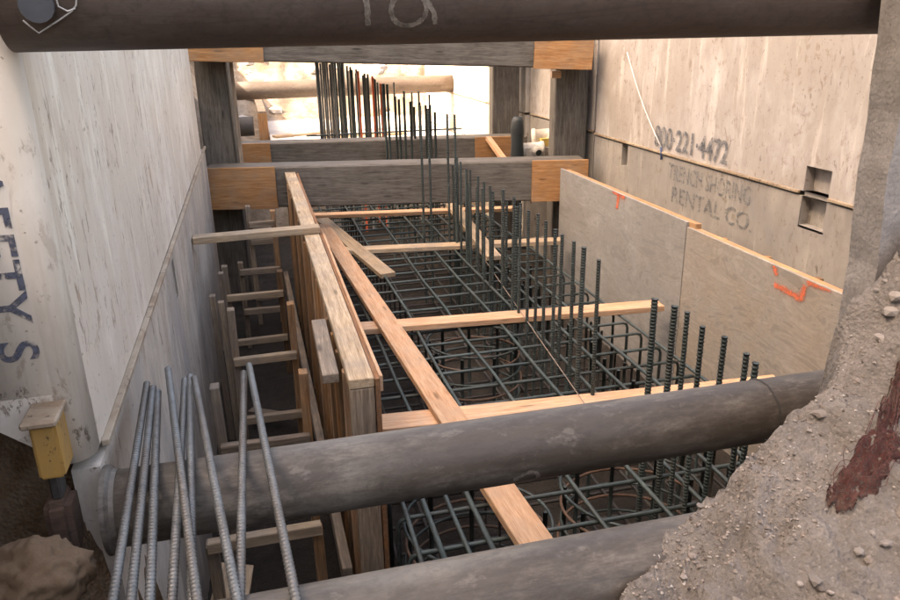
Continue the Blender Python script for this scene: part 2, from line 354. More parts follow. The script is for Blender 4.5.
# near bank: the heap on the right, the soil under the left wall end and the ledge the camera stands over
EDGE = [(-.5, .74), (.30, .74), (.42, .84), (.53, .985), (.69, 1.09), (.97, 1.19), (1.21, 1.285), (1.28, 1.35), (2.6, 1.36)]
def edge_y(x):
    for (a, b), (c, d) in zip(EDGE, EDGE[1:]):
        if x <= c: return b+(d-b)*max(0, (x-a)/(c-a))
    return EDGE[-1][1]
def bank_fn(x, y):
    z = .17 + .27*max(0, x-.55)
    z += .28*sstep(1.18, 1.55, x+.45*(y-1.25)) * sstep(.75, 1.25, y)
    z += .25*sstep(1.5, 2.2, x)
    lf = sstep(-.44, -.58, x)
    z = z*(1-lf) + lf*(.08 + .42*sstep(1.63, 1.86, y) + (.06*fbm(x*6, y*6, 9) + .03*fbm(x*17, y*17, 2))*(1-.7*sstep(1.45, 1.5, y)*sstep(1.7, 1.62, y)) - .12*sstep(1.42, 1.5, y)*sstep(1.75, 1.65, y))
    sc_ = (x-.78) - .55*(y-.9) + .10*fbm(x*4, y*4, 31, 4); z += .045*sstep(-.015, .03, sc_)*sstep(.8, 1.0, y) + .03*(.45-abs(fbm(x*6, y*6, 41, 4)))
    n1 = fbm(x*3.1, y*3.1, 1.7); n2 = fbm(x*11, y*11, 4.2, 5); n3 = fbm(x*42, y*42, 8.8, 3); n4 = noise.noise((x*95, y*95, 3.3))
    z += .030*n1 + .026*n2 + .013*n3 + .005*n4 + .02*max(0, .35-abs(fbm(x*7, y*7, 21, 4)))*sstep(.9, 1.1, y+.2*n1) + .016*max(0, fbm(x*18, y*18, 3.3, 3)) - .02*abs(fbm(x*4.5+2, y*4.5, 7, 4))
    rim = max(sstep(-.8, -1.2, x), sstep(2.0, 2.4, x), sstep(-.6, -1.2, y)); z = z*(1-rim)+1.03*rim
    d = min(x+.47, y-edge_y(x)) + .022*fbm(x*8, y*8, 5) + .012*fbm(x*27, y*27, 6)
    t = sstep(-.02, .22, d)
    zz = z*(1-t) + (FLOOR-.1)*t
    return (x + (.02*fbm(y*9, z*9, 3) if 0 < d < .25 else 0), y, zz)
tag(heightfield('dirt_bank', -1.3, 2.5, -1.3, 1.9, .0095, bank_fn, 'bank_soil'), kind='structure')
BANK = bpy.data.objects['dirt_bank']; WM['dirt_bank'] = Matrix.Identity(4)

# far end: pale slab in the sun, then the end bank
def far_fn(x, y):
    z = -.32 + .015*fbm(x*3, y*3, 1)
    r = sstep(13.2, 17.0, y + .5*fbm(x*.7, y*.3, 6)); z += r*(1.75 + .35*fbm(x*1.1, y*1.1, 3)+.15*fbm(x*4, y*4, 8)+.06*fbm(x*11, y*11, 8))
    l = sstep(.0, -1.2, x)*sstep(8, 9, y); z = max(z, -.32+l*(1.45+.2*fbm(x*2, y*2, 5)))
    return (x, y, z if y > 9.82 else -1.4)
tag(heightfield('far_bank', -2.2, 3.5, 9.75, 19.0, .055, far_fn, 'far_soil'), kind='structure')
FARB = bpy.data.objects['far_bank']; WM['far_bank'] = Matrix.Identity(4)
bm = board_bm(3.6, 2.55, .06, .01); s = obj('concrete_slab', bm, 'pale_slab', None, Matrix.Translation((11.6*0+1.5, 11.5, -.27)) @ Matrix.Rotation(R(90), 4, 'Z'))
tag(s, kind='structure')

# ------------------------------------------------------------------ trench shield walls
def panel_bm(face, back, y0, y1, z0, z1, holes=(), dent=.004, cell=.12, rec=.06):
    """steel plate facing the trench with real recessed pockets; holes are (y0,y1,z0,z1)"""
    def cuts(a, b, extra):
        c = {round(a+(b-a)*i/max(1, int((b-a)/cell)), 4) for i in range(max(1, int((b-a)/cell))+1)}
        for e in extra:
            c = {q for q in c if abs(q-e) > .02 or q in (round(a, 4), round(b, 4))} | {round(e, 4)}
        return sorted(c)
    Y = cuts(y0, y1, [q for h in holes for q in h[:2] if y0 < q < y1]); Z = cuts(z0, z1, [q for h in holes for q in h[2:] if z0 < q < z1])
    bm = bmesh.new(); sg = 1 if face < back else -1; vg = {}
    def vert(i, j):
        if (i, j) not in vg:
            y, z = Y[i], Z[j]; d = dent*fbm(y*1.7, z*1.7, face) if 0 < i < len(Y)-1 and 0 < j < len(Z)-1 else 0
            vg[i, j] = bm.verts.new((face+d, y, z))
        return vg[i, j]
    inh = lambda y, z: next((h for h in holes if h[0] < y < h[1] and h[2] < z < h[3]), None)
    for i in range(len(Y)-1):
        for j in range(len(Z)-1):
            if not inh((Y[i]+Y[i+1])/2, (Z[j]+Z[j+1])/2): bm.faces.new((vert(i, j), vert(i+1, j), vert(i+1, j+1), vert(i, j+1)))
    for (a, b, c, d) in holes:
        c, d = max(c, z0), min(d, z1)
        f = [bm.verts.new((face+sg*.001, *q)) for q in ((a, c), (b, c), (b, d), (a, d))]
        k = [bm.verts.new((face+sg*rec, *q)) for q in ((a, c), (b, c), (b, d), (a, d))]
        for q in range(4): bm.faces.new((f[q], f[(q+1) % 4], k[(q+1) % 4], k[q]))
        bm.faces.new(k)
    o = [bm.verts.new((face, *q)) for q in ((y0, z0), (y1, z0), (y1, z1), (y0, z1))]
    k = [bm.verts.new((back, *q)) for q in ((y0, z0), (y1, z0), (y1, z1), (y0, z1))]
    for q in range(4): bm.faces.new((o[q], o[(q+1) % 4], k[(q+1) % 4], k[q]))
    bm.faces.new(k)
    return bm
def text(name, s, M, size, mat, parent, sx=1.0, ext=.0, space=1.0):
    cu = bpy.data.curves.new(name, 'FONT'); cu.body = s; cu.size = size; cu.extrude = .0008; cu.space_character = space; cu.offset = size*.012
    o = bpy.data.objects.new(name, cu); COL.objects.link(o); dg = bpy.context.evaluated_depsgraph_get()
    me = bpy.data.meshes.new_from_object(o.evaluated_get(dg)); bpy.data.objects.remove(o)
    for v in me.vertices: v.co.x *= sx
    me.materials.clear(); me.materials.append(MAT[mat])
    return meshobj(name, me, parent, M)
SEAM = .25
# left
lw = empty('trench_shield', (XL, 1.6, FLOOR), 'scuffed white steel trench shield wall with yellow strut socket and blue lettering', 'trench shield')
sl0, sl1 = PX(170, 247, XL), PX(180, 285, XL)
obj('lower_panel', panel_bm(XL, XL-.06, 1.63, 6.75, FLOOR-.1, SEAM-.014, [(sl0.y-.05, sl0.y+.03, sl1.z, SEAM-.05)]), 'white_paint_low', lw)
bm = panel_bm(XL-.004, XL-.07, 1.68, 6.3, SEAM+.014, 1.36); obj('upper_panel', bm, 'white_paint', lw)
# rounded end plate of the upper panel, facing the camera
pr = [(XL-.004, 1.684)] + [(XL-.054+.05*math.cos(a), 1.66-.05*math.sin(a)) for a in [R(q) for q in range(0, 91, 10)]] + [(XL-.060, 1.61), (XL-.26, 1.61), (XL-.26, 1.684)]
bm = bmesh.new(); lo = [bm.verts.new((x, y, .43+.012*fbm(x*40, y*40, 1) if x < XL-.057 else SEAM+.014)) for x, y in pr]; hi = [bm.verts.new((x, y, 1.36)) for x, y in pr]
for k in range(len(pr)-1): bm.faces.new((lo[k], lo[k+1], hi[k+1], hi[k]))
bm.faces.new(hi); bm.faces.new(lo)
ep = obj('end_plate', bm, 'white_paint', lw); ep['label'] = 'rounded white end plate with faded blue letters'
for p in ep.data.polygons: p.use_smooth = abs(p.normal.z) < .5
# letters read downwards, tops towards the trench
LM = Matrix.Translation((XL-.140, 1.6085, .975)) @ Matrix(((0, 1, 0, 0), (0, 0, -1, 0), (-1, 0, 0, 0), (0, 0, 0, 1)))
text('letter_row', 'SAFETY S', LM, .108, 'letter_blue', ep, 1.0, space=1.06)
def seam_rail(parent, x, s, y0, y1):
    obj('seam_rail', board_bm(y1-y0, .018, .016, .002), 'rail_steel', parent, Matrix.Translation((x+s*.004, (y0+y1)/2, SEAM+.006)) @ Matrix.Rotation(R(90), 4, 'Z'))
seam_rail(lw, XL, 1, 1.70, 6.74)
s0, s1 = PY(27, 428, 1.53), PY(66, 478, 1.53)
sk = boxo('strut_socket', (s0.x, 1.53, s1.z), (s1.x, 1.632, s0.z), 'yellow_paint', lw, .006, 2); sk['label'] = 'chipped yellow strut socket'
boxo('socket_cap', (s0.x-.01, 1.512, s0.z+.001), (s1.x+.008, 1.634, s0.z+.016), 'rail_steel', sk, .004)
s2, s3 = PY(40, 508, 1.55), PY(80, 556, 1.55)
boxo('lower_socket', (s2.x, 1.55, s3.z-.1), (s3.x, 1.64, s2.z), 'rust_steel', lw, .014, 2)
boxo('pin_bar', (s2.x+.02, 1.57, s2.z), (s3.x-.015, 1.62, s1.z), 'dark_iron', lw, .004)
# right
rw = empty('trench_shield', (XR, 1.4, FLOOR), 'stained cream steel trench shield wall stencilled with a telephone number', 'trench shield')
a, b = PX(804, 165, XR), PX(819, 237, XR); c = PX(625, 140, XR)
hr = [(b.y-.02, a.y-.02, b.z+.03, SEAM-.014), (c.y-.06, c.y+.04, .06, SEAM-.014)]
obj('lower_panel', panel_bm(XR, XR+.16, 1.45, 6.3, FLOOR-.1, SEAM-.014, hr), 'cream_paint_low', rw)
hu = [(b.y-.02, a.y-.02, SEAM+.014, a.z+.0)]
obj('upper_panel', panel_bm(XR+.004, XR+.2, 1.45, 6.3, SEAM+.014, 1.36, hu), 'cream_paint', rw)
boxo('pocket_plate', (XR+.012, b.y-.019, SEAM-.0135), (XR+.07, a.y-.021, SEAM+.0135), 'cream_paint_low', rw, .002)
seam_rail(rw, XR, -1, b.y+.2, 6.29); seam_rail(rw, XR, -1, 1.46, b.y-.03)
def wall_text(name, s, y, z, size, mat, parent, sx):
    TM = Matrix.Translation((XR-.0055, y, z)) @ Matrix(((0, 0, -1, 0), (-1, 0, 0, 0), (0, 1, 0, 0), (0, 0, 0, 1)))
    return text(name, s, TM, size, mat, parent, sx)
wall_text('phone_number', '800\u00b7221\u00b74472', 5.24, .295, .215, 'stencil_ink', rw, .80)
wall_text('company_name', 'TRENCH SHORING', 5.0, .085, .165, 'stencil_faint', rw, .70)
wall_text('company_name', 'RENTAL CO.', 4.94, -.075, .165, 'stencil_faint', rw, 1.05)
# further shield panels along the right side
fp = empty('trench_shield', (XR, 6.5, FLOOR), 'pale steel trench shield wall between the two timber frames', 'trench shield')
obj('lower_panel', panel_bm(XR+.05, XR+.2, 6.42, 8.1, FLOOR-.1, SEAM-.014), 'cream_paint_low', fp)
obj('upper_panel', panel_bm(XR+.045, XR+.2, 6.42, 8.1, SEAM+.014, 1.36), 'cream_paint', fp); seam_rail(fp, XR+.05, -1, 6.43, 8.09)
fq = empty('trench_shield', (XR, 8.6, FLOOR), 'sunlit pale steel trench shield wall beyond the second timber frame', 'trench shield')
obj('lower_panel', panel_bm(XR+.02, XR+.2, 8.16, 13.2, FLOOR-.1, SEAM-.014), 'white_paint', fq)
obj('upper_panel', panel_bm(XR+.015, XR+.2, 8.16, 13.2, SEAM+.014, 1.36), 'white_paint', fq); seam_rail(fq, XR+.02, -1, 8.2, 13.19)
tm = wall_text('company_name', 'RENTAL', 11.3, -.02, .3, 'stencil_ink', fq, .8)
wall_text('company_name', 'CO.', 10.9, -.3, .3, 'stencil_ink', fq, .8)

# grey slab at the near right, standing in the bank
bm = bmesh.new(); y0, y1 = 1.385, 1.475
e0, e1 = PY(886, -40, y1), PY(830, 400, y1)
nz = 40; L_, R_ = [], []
for y in (y0, y1):
    col_ = []
    for i in range(nz+1):
        z = -.6+2.2*i/nz; x = e1.x+(e0.x-e1.x)*(z-e1.z)/(e0.z-e1.z) + .007*fbm(z*7, y, 2) + .004*fbm(z*30, y, 5)
        col_.append([bm.verts.new((x+(k/8)*.9, y + (.006*fbm(k*.9, z*3, y) if y == y0 else 0), z)) for k in range(9)])
    L_.append(col_)
for i in range(nz):
    for k in range(8):
        bm.faces.new((L_[0][i][k], L_[0][i][k+1], L_[0][i+1][k+1], L_[0][i+1][k])); bm.faces.new((L_[1][i][k], L_[1][i+1][k], L_[1][i+1][k+1], L_[1][i][k+1]))
    for k in (0, 8): bm.faces.new((L_[0][i][k], L_[0][i+1][k], L_[1][i+1][k], L_[1][i][k]))
for i in (0, nz):
    for k in range(8): bm.faces.new((L_[0][i][k], L_[0][i][k+1], L_[1][i][k+1], L_[1][i][k]))
o = obj('concrete_slab', bm, 'shotcrete'); tag(o, 'rough grey upright concrete slab rising out of the sandy dirt bank', 'slab')

# ------------------------------------------------------------------ pipe struts
def pipe_strut(p0, p1, r, mat, label, collar=True):
    p0, p1 = Vector(p0), Vector(p1); e = empty('pipe_strut', p0, label, 'pipe strut')
    n = 14; pts = [p0.lerp(p1, i/n) for i in range(n+1)]
    obj('tube', tube_bm(pts, r, 48), mat, e, None, True)
    d = (p1-p0).normalized()
    if collar:
        for q, s in ((p0, 1), (p1, -1)):
            bm = tube_bm([q+d*s*.002, q+d*s*.012, q+d*s*.02, q+d*s*.03], [r*1.16, r*1.16, r*1.05, r*1.02], 40); obj('collar', bm, mat, e)
    return e
def pipe_mark(name, strokes, cx, cy, cz, r, w, mat, parent):
    """a chalk stroke laid on the pipe's skin; strokes are lists of (x, arc length below the front line)"""
    bm = bmesh.new()
    for st in strokes:
        pts = []
        for a, b in zip(st, st[1:]):
            for k in range(4): pts.append((a[0]+(b[0]-a[0])*k/4, a[1]+(b[1]-a[1])*k/4))
        pts.append(st[-1]); prev = None
        for i, p in enumerate(pts):
            a, b = pts[max(0, i-1)], pts[min(len(pts)-1, i+1)]; t = Vector((b[0]-a[0], b[1]-a[1])).normalized(); q = Vector((-t.y, t.x))*w/2*(.8+.4*random.random())
            row = []
            for s in (-1, 0, 1):
                u, v = p[0]+q.x*s, p[1]+q.y*s; an = v/r
                row.append(bm.verts.new((u, cy-(r+.0012)*math.cos(an), cz+(r+.0012)*math.sin(an))))
            if prev:
                for k in (0, 1): bm.faces.new((prev[k], prev[k+1], row[k+1], row[k]))
            prev = row
    return obj(name, bm, mat, parent, None, True)
PR = .088
p1 = pipe_strut((XL+.001, 1.62, 1.232), (XR-.001, 1.62, 1.228), .108, 'pipe_brown', 'dark brown steel pipe strut marked with chalk across the top of the trench', False)
m0 = PY(366, 15, 1.52); m1 = PY(409, 15, 1.52)
pipe_mark('chalk_mark', [[(m0.x-.004, .0), (m0.x+.003, -.04), (m0.x+.005, -.075)]], 0, 1.62, 1.23, .108, .011, 'chalk', p1)
pipe_mark('chalk_mark', [[(m1.x+.035*math.cos(t), -.043+.034*math.sin(t)) for t in [2*math.pi*k/14 for k in range(15)]], [(m1.x+.03, -.02), (m1.x+.05, -.05), (m1.x+.055, -.075)]], 0, 1.62, 1.23, .108, .010, 'chalk', p1)
bm = tube_bm([(-.335, 1.535, 1.205), (-.335, 1.505, 1.20)], .028, 16); obj('pin_head', bm, 'slate_paint', p1)
PC = (PY(360, 470, 1.62).z+PY(560, 442, 1.62).z)/2; print('PC', PC, PY(360, 470, 1.62), PY(560, 442, 1.62))
p2 = pipe_strut((XL+.001, 1.62, PC), (XR-.001, 1.62, PC-.004), PR, 'pipe_steel', 'weathered grey steel pipe strut spanning over the near end of the forms')
q = PY(517, 472, 1.53)
pipe_mark('chalk_mark', [[(q.x, -.03), (q.x+.003, -.052)], [(q.x+.035+.026*math.cos(t), -.046+.024*math.sin(t)) for t in [R(160-18*k) for k in range(11)]]], 0, 1.62, PC-.001, PR, .012, 'chalk', p2)
for x in (1.30,):
    tr = PR+.0005; tube('weld_bead', [(x+random.uniform(-.0015, .0015), 1.62+tr*math.cos(t), PC-.002+tr*math.sin(t)) for t in [2*math.pi*q/60 for q in range(60)]], .0035, 'dark_iron', p2, 6, True)
p3 = pipe_strut((-.75, 1.1, PC+.006), (1.5, 1.1, PC+.004), PR+.002, 'pipe_steel', 'brown-grey steel pipe strut running into the sandy dirt bank', False)

# ------------------------------------------------------------------ formwork
lf = empty('formwork_panel', (.28, 2.4, FLOOR), 'long brown stud-framed timber form wall with pale top plate', 'formwork')
LX0, LX1 = .236, .326
LY0, LY1 = 2.405, 6.80
board('top_plate', (.281, LY0, -.019), (.281, 4.62, -.019), .09, .038, 'pale_lumber', lf)
board('top_plate', (.279, 4.625, -.018), (.275, LY1, -.018), .09, .038, 'pale_lumber', lf)
board('bottom_plate', (.281, LY0, FLOOR+.03), (.281, LY1, FLOOR+.03), .09, .038, 'old_lumber', lf)
for a, b in ((LY0-.001, 4.84), (4.845, LY1)):
    board('plywood_sheet', (.337, a, -.605), (.337, b, -.605), .018, 1.2, 'brown_ply', lf, bev=.001)
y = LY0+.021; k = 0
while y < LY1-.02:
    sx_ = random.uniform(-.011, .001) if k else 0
    board('stud', (.281+sx_, y, FLOOR+.05), (.281+sx_, y, -.039), .088, .038, ('brown_stud', 'fresh_lumber', 'brown_stud', 'orange_board')[k % 4] if k else 'old_lumber', lf, (0, 1, 0), rag=0)  # alternating lumber tones stand in for lit edges and shaded gaps between studs
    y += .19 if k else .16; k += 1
board('edge_strip', (.352, LY0+.01, -.03), (.352, 4.5, -.03), .012, .06, 'fresh_lumber', lf, bev=.001)
board('edge_block', (.182, 2.50, -.028), (.190, 3.07, -.028), .06, .038, 'old_lumber', lf)
board('waler_board', (.185, 2.45, -.86), (.15, 6.4, -.84), .04, .089, 'old_lumber', lf)
rf = empty('formwork_panel', (2.57, 2.4, FLOOR), 'grey concrete-stained plywood form wall with orange paint marks', 'formwork')
FX = 2.555
sh = board('plywood_sheet', (FX+.009, 4.076, -.626), (FX+.009, 6.12, -.626), .018, 1.246, 'ply_grey', rf, bev=.001)
sh2 = board('plywood_sheet', (FX+.006, 1.75, -.655), (FX+.008, 4.064, -.655), .018, 1.246, 'ply_tan', rf, bev=.001); sh2['label'] = 'tan weathered plywood sheet'
board('top_plate', (FX+.039, 4.0, -.02), (FX+.039, 6.05, -.02), .04, .038, 'brown_stud', rf)
board('top_plate', (FX+.037, 1.75, -.05), (FX+.037, 3.995, -.05), .04, .038, 'brown_stud', rf)
y = 1.8
while y < 6.0:
    board('stud', (FX+.064, y, FLOOR+.02), (FX+.064, y, -.045), .089, .038, 'brown_stud', rf, (0, 1, 0)); y += .4
def spray(parent, x, strokes, w):
    """sprayed line: dense in the middle, thinning to nothing at both sides"""
    bm = bmesh.new(); lay = bm.verts.layers.float.new('cover')
    for st in strokes:
        prev = None; N_ = len(st)*8-7
        for i in range(N_):
            j = min(i//8, len(st)-2); a, b = st[j], st[j+1]; f = (i-8*j)/8; yy = a[0]+(b[0]-a[0])*f; zz = a[1]+(b[1]-a[1])*f
            t = Vector((b[0]-a[0], b[1]-a[1])).normalized(); nr = Vector((-t.y, t.x))*w*random.uniform(.75, 1.2); row = []
            for q, c in ((-1, 0), (-.45, .8), (0, 1), (.45, .8), (1, 0)):
                v = bm.verts.new((x, yy+nr.x*q, min(zz+nr.y*q, -.004 if x > FX-.004 else -.034))); v[lay] = 0 if i in (0, N_-1) else c; row.append(v)
            if prev:
                for k in range(4): bm.faces.new((prev[k], prev[k+1], row[k+1], row[k]))
            prev = row
    return obj('paint_mark', bm, 'orange_spray', parent)
def fy(px, py, x): p = PX(px, py, x); return (p.y, p.z)
spray(sh, FX-.0025, [[fy(612, 190, FX), fy(626, 198, FX)], [fy(619, 193, FX), fy(617, 210, FX)]], .03)
spray(sh2, FX-.0055, [[fy(774, 284, FX), fy(786, 290, FX), fy(802, 299, FX), fy(806, 284, FX)], [fy(774, 264, FX), fy(778, 276, FX)], [fy(806, 281, FX), fy(834, 290, FX)]], .024)

# ------------------------------------------------------------------ timber shoring frames
def shore_frame(label, yl, yr, zt, zl, zr, hl, hr_, xl, xr, sz, post_l, post_r, bl, br_):
    """two posts, a header and a lower strut; yl/yr left and right distance, the frame stands a little askew"""
    e = empty('timber_frame', ((xl+xr)/2, (yl+yr)/2, FLOOR), label, 'shoring frame')
    yy = lambda x: yl+(yr-yl)*(x-xl)/(xr-xl)
    a = R(0); nrm = Vector((-(yr-yl), xr-xl, 0)).normalized()
    board('post', (post_l, yy(post_l)+.02, FLOOR-.05), (post_l, yy(post_l)+.02, 1.2), .27, sz, 'grey_timber', e, nrm, .01)
    board('post', (post_r, yy(post_r)+.02, FLOOR-.05), (post_r, yy(post_r)+.02, 1.2), .30, sz, 'grey_timber', e, nrm, .01)
    xa, xb = xl+.03, xr-.03
    off = -nrm*(sz/2+.02+sz/2+.004)
    for nm, z0, z1 in (('strut', zl, zr), ('header', hl, hr_)):
        board(nm, Vector((xa, yy(xa), z0))+off, Vector((xb, yy(xb), z1))+off, sz, .36 if nm == 'strut' else .28, 'grey_timber', e, bev=.012)
        zz = lambda x: z0+(z1-z0)*(x-xa)/(xb-xa)
        o2 = off-nrm*(sz/2+.012)
        for (u, v) in (bl, br_):
            board('end_board', Vector((u, yy(u), zz(u)))+o2, Vector((v, yy(v), zz(v)))+o2, 0.019, .368 if nm == 'strut' else .295, 'orange_board', e)
    return e
# frame one
F1L, F1R = 6.98, 6.30
f1 = shore_frame('nearer weathered grey timber frame with orange end boards bracing the trench', F1L+.3, F1R+.3, 1.0, -.125, -.135, 1.09, .955, XL+.01, XR-.01, .26,
                 -.285, 2.83, (XL+.03, .235), (2.44, 2.93))
board('side_plank', (-.125, 7.12, FLOOR), (-.125, 7.12, 1.19), .03, .14, 'old_lumber', f1, (0, 1, 0))
board('cleat', (2.60, 6.50, .76), (2.68, 6.48, .76), .05, .06, 'fresh_lumber', f1)
f2 = shore_frame('farther grey timber frame with orange end boards beyond the first one', 8.75, 8.25, 1.0, -.12, -.13, 1.22, 1.16, XL+.01, XR+.02, .26,
                 -.38, 2.76, (-.12, .22), (2.37, 2.78))

# ------------------------------------------------------------------ bracing in the left gap
def stake_frame(y, x0, x1, ztop0, ztop1, zr, matr, label, extra=()):
    e = empty('form_brace', ((x0+x1)/2, y, FLOOR), label, 'brace', 'lumber braces between form wall and white shield wall')
    board('stake', (x0, y, FLOOR-.03), (x0+random.uniform(-.01, .01), y, ztop0), .04, .06, 'old_lumber', e, (0, 1, 0))
    board('stake', (x1, y, FLOOR-.03), (x1+random.uniform(-.005, .005), y, ztop1), .04, .06, 'brown_stud', e, (0, 1, 0))
    for z in (zr,)+tuple(extra): board('crosspiece', (x0-.01, y-.051, z), (x1+.01, y-.051, z+random.uniform(-.005, .005)), .04, .045, matr, e)
    return e
stake_frame(2.48, -.30, .09, -.62, -.63, -.600, 'pale_lumber', 'lumber brace between form and white shield, nearest the grey pipe strut')
stake_frame(3.20, -.275, .107, -.32, -.30, -.615, 'old_lumber', 'lumber brace between form and white shield, second from the grey pipe strut', (-1.12,))
stake_frame(4.15, -.225, .106, -.30, -.30, -.605, 'pale_lumber', 'lumber brace between form and white shield, third from the grey pipe strut', (-.98,))
stake_frame(5.30, -.285, .085, -.38, -.45, -.605, 'pale_lumber', 'lumber brace between form and white shield, fourth from the grey pipe strut', (-.95,))
stake_frame(5.95, -.20, .09, -.55, -.3, -.62, 'old_lumber', 'lumber brace between form and white shield, fifth from the grey pipe strut', (-.95,))
stake_frame(6.40, -.10, .09, -.2, -.25, -.35, 'old_lumber', 'lumber brace between form and white shield, sixth from the grey pipe strut, with four rungs', (-.5, -.75, -1.0))
for (x, y, zt, lb) in ((-.33, 4.42, -.30, 'upright stake touching the white shield beside another stake'), (-.278, 4.29, -.30, 'upright stake between the stake at the shield and a brace'), (-.30, 4.97, -.33, 'lone upright stake by the white shield under the pale brace plank')):
    o = board('stake', (x+.01, y, FLOOR-.03), (x, y, zt), .035, .05, 'old_lumber', None, (0, 1, 0))
    tag(o, lb, 'stake', 'loose stakes by the white shield wall')
o = board('loose_board', (-.31, 1.85, -.80), (-.25, 2.75, -.95), .14, .025, 'pale_lumber', None, (.25, 0, 1)); tag(o, 'wide pale board lying low beside the white shield wall', 'board')
for i, (a, b) in enumerate((((-.25, 3.6, -1.16), (.06, 3.85, -1.17)), ((-.2, 4.6, -1.17), (.08, 4.4, -1.16)), ((-.15, 3.5, -1.15), (.12, 3.62, -1.16)))):
    o = board('scrap_board', a, b, .06, .02, 'old_lumber'); tag(o, 'short scrap of lumber lying on the gap floor beneath the ladder-like braces', 'scrap wood', 'lumber scraps in the gap')
a, b = PZ(196, 240, .024), PZ(316, 229, .024)
o = board('brace_plank', (XL+.006, a.y+.02, .0215), (b.x+.022, b.y+.02, .0215), .09, .04, 'pale_lumber'); tag(o, 'pale plank laid from the white shield wall onto the form top plate', 'plank')

# ------------------------------------------------------------------ rebar cage
ZM = -.605
cg = empty('rebar_cage', (1.25, 2.4, FLOOR), 'dark green-grey reinforcing cage with upright dowels between the form walls', 'rebar cage')
CY0, CY1 = 1.9, 8.4
LXS = [.42, .60, .86, 1.12, 1.38, 1.55, 1.72, 1.90, 2.165]
for x in LXS:
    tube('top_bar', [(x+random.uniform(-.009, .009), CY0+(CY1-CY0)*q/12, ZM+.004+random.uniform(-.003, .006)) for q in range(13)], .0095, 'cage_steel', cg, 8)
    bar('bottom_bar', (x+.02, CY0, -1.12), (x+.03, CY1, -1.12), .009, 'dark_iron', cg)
for x in (.50, .68, .77): bar('short_bar', (x, CY0, ZM+.004), (x+.005, 3.0, ZM+.006), .011, parent=cg)
y = 2.02; k = 0
while y < CY1:
    j = random.uniform(-.012, .012); s = random.uniform(-.02, .02)
    # one bent stirrup: across the top, round the corners and down both sides
    cz, rr = ZM-.022, .035; pts = [(.39, y+j, -1.14)]
    pts += [(.39, y+j, cz-rr), (.40, y+j, cz-rr*.3), (.39+rr, y+j, cz)]
    pts += [(1.3, y+j-s*.5, cz+random.uniform(-.004, .004)), (2.19-rr, y+j-s, cz), (2.18, y+j-s, cz-rr*.3), (2.19, y+j-s, cz-rr), (2.19, y+j-s, -1.14)]
    tube('stirrup', pts, .0092, 'cage_steel', cg, 8)
    bar('cross_bar', (.40, y+.03, -1.14), (2.2, y+.03, -1.14), .009, 'dark_iron', cg)
    for x in (.86, 1.9): bar('leg', (x+.013, y+.012, -1.14), (x+.013, y+.012, ZM), .007, 'dark_iron', cg, n=6)
    y += .205; k += 1
# upright dowels in a row along the cage
tops = [(457, 156), (460.5, 161), (466, 168), (470, 169), (478, 175), (484, 180), (490, 184), (503, 189), (514, 197.6), (520.6, 203), (528.6, 209), (538, 213), (546, 220), (555.4, 228), (562.4, 233), (574, 241), (584, 246), (599, 257),
        (655, 297), (675, 304), (687.5, 311), (703, 323), (725, 335), (747, 350), (756, 361)]
for i, (px, py) in enumerate(tops):
    zt = .15+random.uniform(-.01, .01); t = PZ(px, py, zt); x = t.x; thick = i in (7, 16, 18, 19)
    bar('dowel', (x+random.uniform(-.01, .01), t.y+random.uniform(-.01, .01), -1.15), t, 0.0130 if thick else .0100, parent=cg, ribbed=.014, n=8)
for k in range(11):                                               # second, staggered row of dowels
    y = 4.5+.17*k+random.uniform(-.03, .03); x = 1.61+random.uniform(-.02, .02)
    bar('dowel', (x, y, -1.15), (x+random.uniform(-.012, .012), y, .06+random.uniform(-.07, .06)), .0105, parent=cg, ribbed=.02)
for (px, py, y) in ((447, 112.6, 6.05), (454.6, 112.6, 6.0), (420, 104, 6.2), (428, 106, 6.15)):
    t = PY(px, py, y); bar('dowel', (t.x+.005, t.y, -1.15), t, .0105, parent=cg, ribbed=.02)
for y in [2.35+.17*k for k in range(22)]:
    bar('dowel', (1.78+random.uniform(-.015, .015), y, -1.15), (1.78, y, ZM+random.uniform(.0, .04)), .011, parent=cg)
    if y > 2.9: bar('side_bar', (2.12+random.uniform(-.01, .01), y+.06, -1.15), (2.12, y+.06, ZM-.06+random.uniform(-.25, .02)), .009, parent=cg, n=6)
# round pile cages poking up below the mat
for (cx, cy) in ((1.22, 4.25), (1.42, 2.5), (.72, 2.45)):
    for k in range(5):
        r = .30+random.uniform(-.008, .008); z = -1.05+.085*k
        tube('hoop', [(cx+r*math.cos(t)*(1+.01*math.sin(3*t)), cy+r*math.sin(t), z+.012*math.sin(t+k)) for t in [2*math.pi*q/40 for q in range(40)]], .007, 'rust_steel' if k % 2 else 'cage_steel', cg, 6, True)
    for q in range(9):
        t = 2*math.pi*q/9; bar('pile_bar', (cx+.285*math.cos(t), cy+.285*math.sin(t), -1.25), (cx+.285*math.cos(t), cy+.285*math.sin(t), -.72), .011, parent=cg, n=6)
# tie line
a, b = PZ(447, 203, -.53), PZ(589, 410, -.53)
o = tube('tie_wire', [a.lerp(b, i/10)+Vector((0, 0, -.012*math.sin(math.pi*i/10))) for i in range(11)], .0026, 'rust_wire', None, 6)
tag(o, 'taut thin pale wire running along the row of upright dowels', 'wire')

